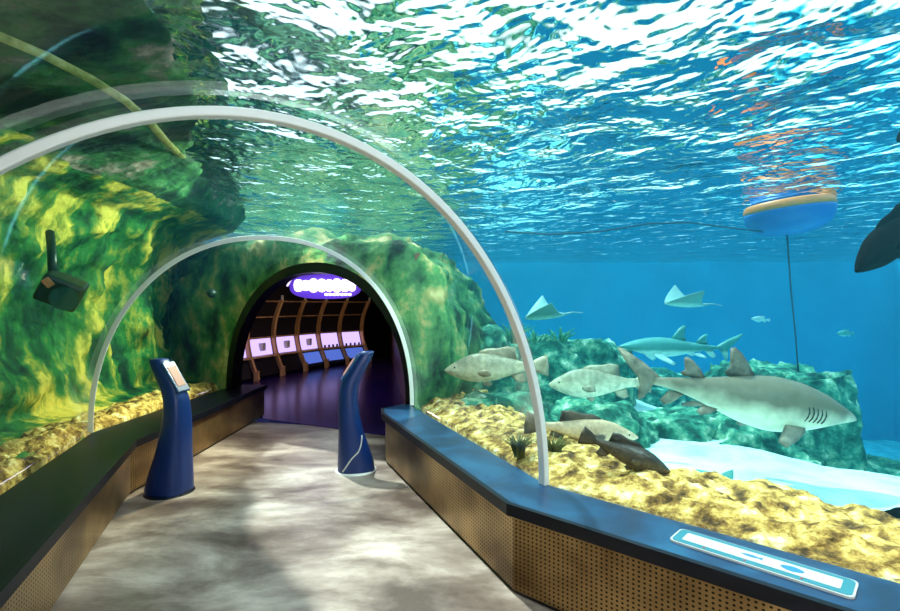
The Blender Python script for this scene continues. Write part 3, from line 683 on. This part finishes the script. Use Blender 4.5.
rk(620, 372, 10.5, 160, .8, .8, 11, 'distant hazy reef ridge behind the big shark tail')
rk(935, 480, 5.0, 60, .4, .4, 12, 'low reef patch on sand cut by right frame edge')

# ---------------------------------------------------------------- fish
def fin(bm, pts, org, ux, uz, th):
    org = Vector(org); ux = Vector(ux).normalized(); uz = Vector(uz).normalized(); nn = ux.cross(uz).normalized()
    f0 = len(bm.faces); cx = sum(p[0] for p in pts) / len(pts); cz = sum(p[1] for p in pts) / len(pts)
    e = [bm.verts.new(org + ux * p[0] + uz * p[1]) for p in pts]
    c1 = [bm.verts.new(org + ux * (cx + (p[0] - cx) * .55) + uz * (cz + (p[1] - cz) * .55) + nn * th / 2) for p in pts]
    c2 = [bm.verts.new(org + ux * (cx + (p[0] - cx) * .55) + uz * (cz + (p[1] - cz) * .55) - nn * th / 2) for p in pts]
    n = len(pts)
    for i in range(n):
        k = (i + 1) % n; bm.faces.new((e[i], e[k], c1[k], c1[i])); bm.faces.new((e[k], e[i], c2[i], c2[k]))
    bm.faces.new(c1); bm.faces.new(c2[::-1]); bm.faces.ensure_lookup_table()
    for k in range(f0, len(bm.faces)): bm.faces[k].material_index = 1
def fish(name, label, cat, L, prof, fins, mat, loc, yaw, pitch=0, roll=0, bend=0, eye=None, group=None, finmat=None, fz=1):
    """nose at +x; prof: (s, top, bottom, halfwidth) in body lengths; s=0 nose .. 1 tail root"""
    pr_ = np.array(prof); n = 48; m = 24
    s = np.linspace(0, 1, n) ** 1.15; s[-1] = 1
    def cub(col):
        v = np.interp(s, pr_[:, 0], pr_[:, col]); 
        for _ in range(3): v[2:-1] = (v[1:-2] + 2 * v[2:-1] + v[3:]) / 4
        return v
    tp, bt, hw = cub(1), cub(2), cub(3); t = np.linspace(0, 2 * np.pi, m, endpoint=False)
    bm = bmesh.new(); rings = []
    yb = lambda x: bend * L * ((.5 - x / L)) ** 2
    for i in range(n):
        x = (.5 - s[i] * .82) * L; c = (tp[i] + bt[i]) / 2 * L; h = (tp[i] - bt[i]) / 2 * L
        rings.append([bm.verts.new((x, hw[i] * L * math.cos(a) + yb(x), c + h * math.copysign(abs(math.sin(a)) ** .9, math.sin(a)))) for a in t])
    for r0, r1 in zip(rings, rings[1:]):
        for j in range(m): bm.faces.new((r0[j], r0[(j + 1) % m], r1[(j + 1) % m], r1[j]))
    bm.faces.new(rings[0][::-1]); bm.faces.new(rings[-1])
    for kind, pts, org, th in fins:
        pts = [(p[0] * L, p[1] * L) for p in pts]; o = Vector(org) * L; o.z *= fz; o.y += yb(o.x)
        sl = -2 * bend * (.5 - o.x / L)
        if kind == 'm': fin(bm, pts, o, (1, sl, 0), (0, 0, 1), th * L)
        elif kind == 'p':      # paired, spread out and down
            for sd in (1, -1): fin(bm, pts, (o.x, yb(o.x) + sd * o.y_ if False else o.x * 0 + Vector(org).y * L * sd + yb(o.x), o.z), (1, 0, -.1), (0, sd * .75, -.65), th * L)
        elif kind == 'f':      # paired, folded on the flank
            for sd in (1, -1): fin(bm, pts, (o.x, Vector(org).y * L * sd + yb(o.x), o.z), (1, -sd * .35, 0), (0, sd * .2, 1), th * L)
    ob = bm_obj(name, bm, mat, None, True); ob.data.materials.append(finmat or mat)
    ob.location = loc; ob.rotation_euler = Euler((math.radians(roll), math.radians(-pitch), math.radians(yaw)), 'XYZ')
    tag(ob, label, cat, group)
    if eye:
        for sd in (1, -1):
            b2 = bmesh.new(); bmesh.ops.create_uvsphere(b2, u_segments=12, v_segments=8, radius=eye[3] * L, matrix=Matrix.Translation((eye[0] * L, sd * eye[1] * L + yb(eye[0] * L), eye[2] * L))); bm_obj('eye', b2, M['eye'], ob, True)
    return ob
SHARK = [(0, .005, -.005, .004), (.03, .022, -.012, .030), (.08, .042, -.022, .050), (.16, .072, -.048, .072), (.28, .100, -.085, .092), (.42, .108, -.105, .100), (.56, .090, -.090, .085), (.70, .062, -.055, .055), (.82, .042, -.028, .034), (.92, .028, -.014, .022), (1, .018, -.012, .010)]
SFIN = [('m', [(.065, -.02), (.025, .035), (-.015, .085), (-.05, .108), (-.068, .10), (-.062, .055), (-.055, .02), (-.075, -.005), (-.06, -.02)], (.03, 0, .095), .016),
        ('m', [(.05, -.015), (.015, .03), (-.02, .06), (-.045, .072), (-.058, .062), (-.05, .03), (-.045, .012), (-.065, -.004), (-.045, -.015)], (-.155, 0, .058), .012),
        ('m', [(.035, .015), (-.035, .015), (-.065, -.035), (-.045, -.055), (-.01, -.035)], (-.215, 0, -.035), .012),
        ('m', [(.04, .0), (.02, .02), (-.06, .07), (-.16, .115), (-.185, .115), (-.13, .05), (-.075, .0), (-.055, -.05), (-.06, -.10), (-.035, -.085), (-.005, -.02)], (-.31, 0, .005), .014),
        ('p', [(.03, 0), (-.035, 0), (-.075, .05), (-.06, .065), (-.01, .04)], (-.09, .045, -.05), .010),
        ('p', [(.05, 0), (-.03, 0), (-.06, .05), (-.105, .125), (-.08, .145), (-.02, .095), (.03, .04)], (.22, .07, -.05), .012)]
GROUP = [(0, .010, -.012, .012), (.05, .045, -.040, .035), (.14, .085, -.075, .060), (.26, .135, -.115, .080), (.40, .155, -.135, .085), (.58, .135, -.120, .070), (.76, .085, -.075, .042), (.90, .045, -.040, .022), (1, .045, -.038, .010)]
GFIN = [('m', [(.16, -.02), (.13, .03), (.06, .05), (-.04, .045), (-.12, .06), (-.20, .045), (-.21, -.085), (-.10, -.05), (-.02, -.02)], (.03, 0, .135), .010),
        ('m', [(.06, .02), (-.06, .04), (-.08, -.04), (-.03, -.06), (.03, -.03)], (-.17, 0, -.09), .010),
        ('m', [(.04, .035), (-.04, .075), (-.12, .10), (-.13, .0), (-.12, -.095), (-.04, -.07), (.04, -.035)], (-.33, 0, .0), .010),
        ('f', [(.03, .0), (-.02, .03), (-.11, .03), (-.12, -.03), (-.04, -.04)], (.18, .083, -.03), .008),
        ('m', [(.04, .02), (-.02, .03), (-.06, -.03), (-.02, -.055), (.02, -.03)], (.12, 0, -.12), .012)]
M['fin_brown'] = noisemat('fin_brown', [(.35, (.10, .075, .05)), (.65, (.30, .24, .17))], 6, 4, .5, .1)
M['fin_tan'] = noisemat('fin_tan', [(.35, (.22, .17, .11)), (.65, (.5, .42, .3))], 6, 4, .5, .1)
M['fin_dark'] = noisemat('fin_dark', [(.35, (.05, .04, .03)), (.65, (.16, .12, .08))], 6, 4, .5, .1)
M['shark_skin'] = fishmat('shark_skin', (.17, .135, .08), (.78, .70, .50), -.14, .05, .12, 5)
M['pale_skin'] = fishmat('pale_skin', (.26, .23, .15), (.72, .63, .46), -.08, .12, .25, 9)
M['pink_skin'] = fishmat('pink_skin', (.50, .34, .20), (.80, .62, .43), -.04, .06, .2, 14)
M['dark_skin'] = fishmat('dark_skin', (.035, .028, .018), (.12, .085, .05), -.04, .05, .4, 24, .3)
M['black_skin'] = fishmat('black_skin', (.003, .004, .004), (.004, .007, .004), -.08, .0, .3, 10, .8, .05)
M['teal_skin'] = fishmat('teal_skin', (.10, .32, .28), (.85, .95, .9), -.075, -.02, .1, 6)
M['far_skin'] = fishmat('far_skin', (.5, .6, .6), (.95, .98, .98), -.05, .02, .1, 10)

fish('sand_tiger_shark', 'largest shark, grey brown with pale belly, swimming right above reef', 'shark', 2.16, [(a, b * 1.12, c * 1.12, d * 1.1) for a, b, c, d in SHARK], SFIN, M['shark_skin'], P(734, 397, 4.6), -4, -10, 0, .10, (.43, .040, .008, .007), finmat=M['fin_brown'], fz=1.1)
shark = bpy.data.objects['sand_tiger_shark']; SL = 2.16
for k in range(5):
    for sd in (1, -1):
        s0 = .215 + .022 * k; x0 = (.5 - s0 * .82) * SL; hw_ = np.interp(s0, [p[0] for p in SHARK], [p[3] for p in SHARK]) * 1.1 * SL; hh = .09 * SL
        bm = bmesh.new(); bm_tube(bm, [(x0 - .02 * (z * z), sd * (hw_ * math.sqrt(1 - (z / 1.0 * .035 * SL / hh) ** 2) + .000) + .10 * SL * (.5 - x0 / SL) ** 2, z * .035 * SL) for z in (-1, -.5, 0, .5, 1)], .006, 6)
        bm_obj('gill_slit', bm, M['eye'], shark, True)
fish('dark_fish', 'dark brown scaled fish swimming down over the golden rock bed', 'fish', .62, [(a, b * .82, c * .82, d) for a, b, c, d in GROUP], GFIN, M['dark_skin'], P(623, 452, 3.15), -8, -22, 0, -.03, (.40, .040, .025, .012), fz=.8)
fish('pale_fish', 'pale pinkish fish with dark tail swimming behind the dark brown fish', 'fish', .95, [(a, b * .72, c * .72, d) for a, b, c, d in GROUP], GFIN, M['pink_skin'], P(580, 430, 3.9), 6, -8, 0, .05, (.40, .05, .02, .009), finmat=M['fin_dark'], fz=.7)
fish('grouper', 'stout cream grey grouper facing left in front of green reef', 'fish', 1.16, [(a, b * .95, c * .95, d) for a, b, c, d in GROUP], GFIN, M['pale_skin'], P(498, 367, 5.4), 176, -4, 0, .10, (.40, .047, .030, .010), finmat=M['fin_tan'])
fish('grouper', 'pale cream grouper facing left just behind the shark tail', 'fish', 1.15, GROUP, GFIN, M['pale_skin'], P(601, 383, 5.6), 172, -3, 0, .06, (.40, .047, .030, .010), finmat=M['fin_tan'])
fish('reef_shark', 'slim teal shark with two dorsal fins gliding left in blue water', 'shark', 2.05, [(a, b * .75, c * .75, d * .9) for a, b, c, d in SHARK], SFIN, M['teal_skin'], P(680, 347, 8.2), 183, 1, 0, .05, (.43, .035, .008, .007), fz=.75)
fish('small_fish', 'tiny white distant fish right of the upper ray', 'fish', .32, GROUP, GFIN, M['far_skin'], P(761, 319, 8.5), 175, 5)
fish('small_fish', 'tiny pale green distant fish right of the buoy cord', 'fish', .36, GROUP, GFIN, M['teal_skin'], P(846, 333, 8.5), 190, 0)
fish('black_fish', 'large black fish silhouette entering at the right frame edge', 'fish', .85, GROUP, GFIN, M['black_skin'], P(899, 232, 3.3), 190, -38, 0, .05)
fish('black_fish', 'small black fish piece at right edge above the buoy', 'fish', .30, GROUP, GFIN, M['black_skin'], P(910, 131, 3.2), 200, -30)
fish('dark_fish', 'small dark fish at lower right edge over golden rock', 'fish', .34, GROUP, GFIN, M['black_skin'], P(905, 517, 2.9), 160, -15)
fish('teal_fish', 'slim teal fish resting on white sand behind golden rock', 'fish', .55, [(a, b * .5, c * .4, d) for a, b, c, d in GROUP], GFIN[1:4], M['teal_skin'], P(703, 474, 4.2), 178, 2, fz=.5)

def ray(label, loc, yaw, pitch, roll, S, mat):
    nu, nv2 = 41, 21; u = np.linspace(-1, 1, nu); top = []; bot = []
    for a in u:
        q = abs(a); xl = .38 - .42 * q ** 1.8; xt = -.38 + .30 * q ** .6 + .02 ; xt = min(xt, xl - .01) if q > .9 else xt
        if xt > xl: xt = xl - .005
        zc = (.20 * q ** 1.3 if a > 0 else .44 * q ** 1.6); rt = []; rb = []
        for k in range(nv2):
            v = k / (nv2 - 1); x = xl + (xt - xl) * v; thk = (.085 * (1 - q) ** .8 + .004) * (math.sin(math.pi * min(1, v * .96 + .02)) ** .6)
            rt.append((x * S, a * .62 * S, (zc + thk) * S)); rb.append((x * S, a * .62 * S, (zc - thk * .6) * S))
        top.append(rt); bot.append(rb)
    bm = bmesh.new(); T = [[bm.verts.new(p) for p in r] for r in top]; B = [[bm.verts.new(p) for p in r] for r in bot]
    for i in range(nu - 1):
        for k in range(nv2 - 1):
            bm.faces.new((T[i][k], T[i][k + 1], T[i + 1][k + 1], T[i + 1][k])); bm.faces.new((B[i][k], B[i + 1][k], B[i + 1][k + 1], B[i][k + 1]))
    for i in range(nu - 1):
        bm.faces.new((T[i][0], T[i + 1][0], B[i + 1][0], B[i][0])); bm.faces.new((T[i][-1], B[i][-1], B[i + 1][-1], T[i + 1][-1]))
    for i in (0, nu - 1):
        for k in range(nv2 - 1): bm.faces.new((T[i][k], T[i][k + 1], B[i][k + 1], B[i][k]))
    bm_tube(bm, [(-.32 * S, 0, .01 * S), (-.5 * S, 0, .03 * S), (-.68 * S, 0, .0)], [.025 * S, .012 * S, .004 * S], 6)
    o = bm_obj('stingray', bm, mat, None, True); o.location = loc; o.rotation_euler = Euler((math.radians(roll), math.radians(-pitch), math.radians(yaw)), 'XYZ'); tag(o, label, 'ray')
    return o
M['ray_skin'] = fishmat('ray_skin', (.22, .36, .34), (.92, .97, .92), -.03, .02, .08, 8)
for o in [o for o in C.objects if o.name.startswith(('grouper', 'dark_fish', 'pale_fish')) and o.parent is None]:
    Lf = o.dimensions.x
    for sd in (1, -1):
        bm = bmesh.new(); bm_tube(bm, [(.488 * Lf, sd * .020 * Lf, -.004 * Lf), (.465 * Lf, sd * .030 * Lf, -.012 * Lf), (.440 * Lf, sd * .040 * Lf, -.022 * Lf)], .0035 * Lf, 5); bm_obj('mouth', bm, M['eye'], o, True)
ray('pale ray with one raised wing, left of the other, beside silver arch', P(546, 316, 7.6), 176, -6, 4, .82, M['ray_skin'])
ray('pale ray with raised wing swimming left high above the big shark', P(686, 304, 7.6), 178, 2, 4, .80, M['ray_skin'])

# ---------------------------------------------------------------- buoy, cord, line
buoy = empty('buoy', P(789, 216, 7.3), 0, 'blue buoy with orange band floating at the water surface', 'buoy'); bz = buoy.location.z
def lathe(name, pr_, mat, parent, seg=40):
    a = np.zeros((len(pr_), seg, 3))
    for i, (r, z) in enumerate(pr_):
        for j in range(seg): t = 2 * math.pi * j / seg; a[i, j] = (r * math.cos(t), r * math.sin(t), z)
    return grid_obj(name, a, mat, parent, wrap_v=True, caps=True)
R_ = .57
lathe('lower_shell', [(.02, -.27), (.18, -.26), (.36, -.22), (.49, -.14), (.55, -.05), (R_, .06), (.565, .09)], M['buoy_blue'], buoy)
lathe('band', [(.565, .09), (.575, .12), (.555, .19), (.53, .21)], M['buoy_band'], buoy)
lathe('upper_shell', [(.53, .21), (.45, .27), (.30, .31), (.03, .33)], M['buoy_blue'], buoy)
buoy.rotation_euler = (0, math.radians(-6), 0)
bm = bmesh.new(); bm_tube(bm, [P(787, 234, 7.3), P(791, 290, 7.25), P(796, 340, 7.2), P(799, 381, 7.2)], .012, 6); tag(bm_obj('anchor_cord', bm, M['rope'], None, True), 'dark cord hanging from the buoy down to the reef column', 'cord')
bm = bmesh.new(); pts = [P(770, 232, 7.3), P(735, 228, 7.2), P(690, 222, 7.1), P(650, 223, 7.0), P(600, 231, 6.9), P(550, 234, 6.8), P(505, 231, 6.8)]
bm_tube(bm, pts, .012, 6); tag(bm_obj('float_line', bm, M['rope'], None, True), 'dark line running left from the buoy below the surface', 'rope')

# weeds, coral, stake
def tuft(loc, h, n, mat, label, seed, r=.01, spread=.5):
    rnd = random.Random(seed); bm = bmesh.new()
    for k in range(n):
        a = rnd.uniform(0, 6.28); s_ = rnd.uniform(.1, spread); hh = h * rnd.uniform(.6, 1)
        d = Vector((math.cos(a), math.sin(a), 0)); b0 = d * rnd.uniform(0, .3) * h
        bm_tube(bm, [b0 + Vector((0, 0, -.03)), b0 + d * s_ * hh * .4 + Vector((0, 0, hh * .6)), b0 + d * s_ * hh * 1.2 + Vector((0, 0, hh))], [r, r * .8, r * .25], 5)
    o = bm_obj('seaweed_tuft', bm, mat, None, True); o.location = loc; tag(o, label, 'seaweed'); return o
tuft(P(519, 452, 3.55), .12, 90, M['weed'], 'brown seaweed tuft on golden bed left of the arch foot', 1, .006, .9)
tuft(P(553, 455, 3.55), .13, 100, M['weed'], 'brown seaweed tuft on golden bed right of the arch foot', 2, .006, .9)
tuft(P(536, 352, 7.8), .36, 26, M['weed_green'], 'green leafy weed tuft atop the reef beside the arch upright', 3, .02, .9)
tuft(P(512, 344, 7.9), .34, 26, M['weed_green'], 'green leafy weed tuft atop the reef left of the arch upright', 4, .02, .9)
tuft(P(560, 346, 8.2), .32, 22, M['weed_green'], 'green leafy weed tuft atop the reef just below the left ray', 5, .02, .9)
tuft(P(745, 500, 3.25), .08, 24, M['yellow_coral'], 'small yellow coral sprig at the edge of white sand', 6, .008, .8)
st = empty('stake', P(811, 524, 2.75), 0, 'thin dark stake standing on the golden bed at right', 'stake')
bm = bmesh.new(); bm_tube(bm, [(0, 0, -.02), (0, 0, .09)], .0035, 6); bm_obj('rod', bm, M['rope'], st); bm = bmesh.new(); bm_box(bm, (.004, 0, .095), (.022, .01, .016)); bm_obj('clip', bm, M['rope'], st, bevel=.003)

# underwater floodlight on the left
fl = empty('floodlight', P(62, 290, 4.15), 0, 'dark underwater floodlight with orange mark before the green rock', 'lamp'); fl.rotation_euler = (math.radians(20), math.radians(25), math.radians(35))
bm = bmesh.new(); bm_box(bm, (0, 0, 0), (.30, .22, .24)); bm_obj('housing', bm, M['lamp_body'], fl, bevel=.03)
bm = bmesh.new(); bmesh.ops.create_cone(bm, cap_ends=True, segments=24, radius1=.085, radius2=.10, depth=.06, matrix=Matrix.Translation((.05, -.13, 0)) @ Matrix.Rotation(math.pi / 2, 4, 'X')); bm_obj('lens', bm, M['lamp_glass'], fl)
bm = bmesh.new(); bm_box(bm, (-.10, -.112, .06), (.075, .012, .06), Matrix.Rotation(.5, 3, 'Y')); bm_obj('label_mark', bm, M['orange'], fl, bevel=.004)
bm = bmesh.new(); bm_tube(bm, [(-.12, .05, .1), (-.2, .2, .2), (-.3, .4, .3)], .035, 8); bm_obj('bracket', bm, M['lamp_body'], fl, True)
cm = empty('camera_dome', P(212, 293, 6.4), 0, 'small dark dome camera on yellow rock left of the doorway', 'camera')
bm = bmesh.new(); bmesh.ops.create_uvsphere(bm, u_segments=16, v_segments=10, radius=.06); bm_obj('dome', bm, M['lamp_body'], cm, True)
bm = bmesh.new(); bm_tube(bm, [(0, 0, 0), (-.12, .12, .02)], .02); bm_obj('mount', bm, M['lamp_body'], cm, True)
# hose along the upper left
bm = bmesh.new(); pts = [P(-80, 8, 1.9), P(0, 36, 2.0), P(45, 55, 2.15), P(90, 78, 2.3), P(125, 100, 2.45), P(150, 122, 2.6), P(165, 140, 2.75), P(180, 155, 3.3), P(184, 156, 5.0)]
bm_tube(bm, pts, .02, 8); tag(bm_obj('hose', bm, M['hose'], None, True), 'yellow green hose crossing the dark water at upper left', 'hose')
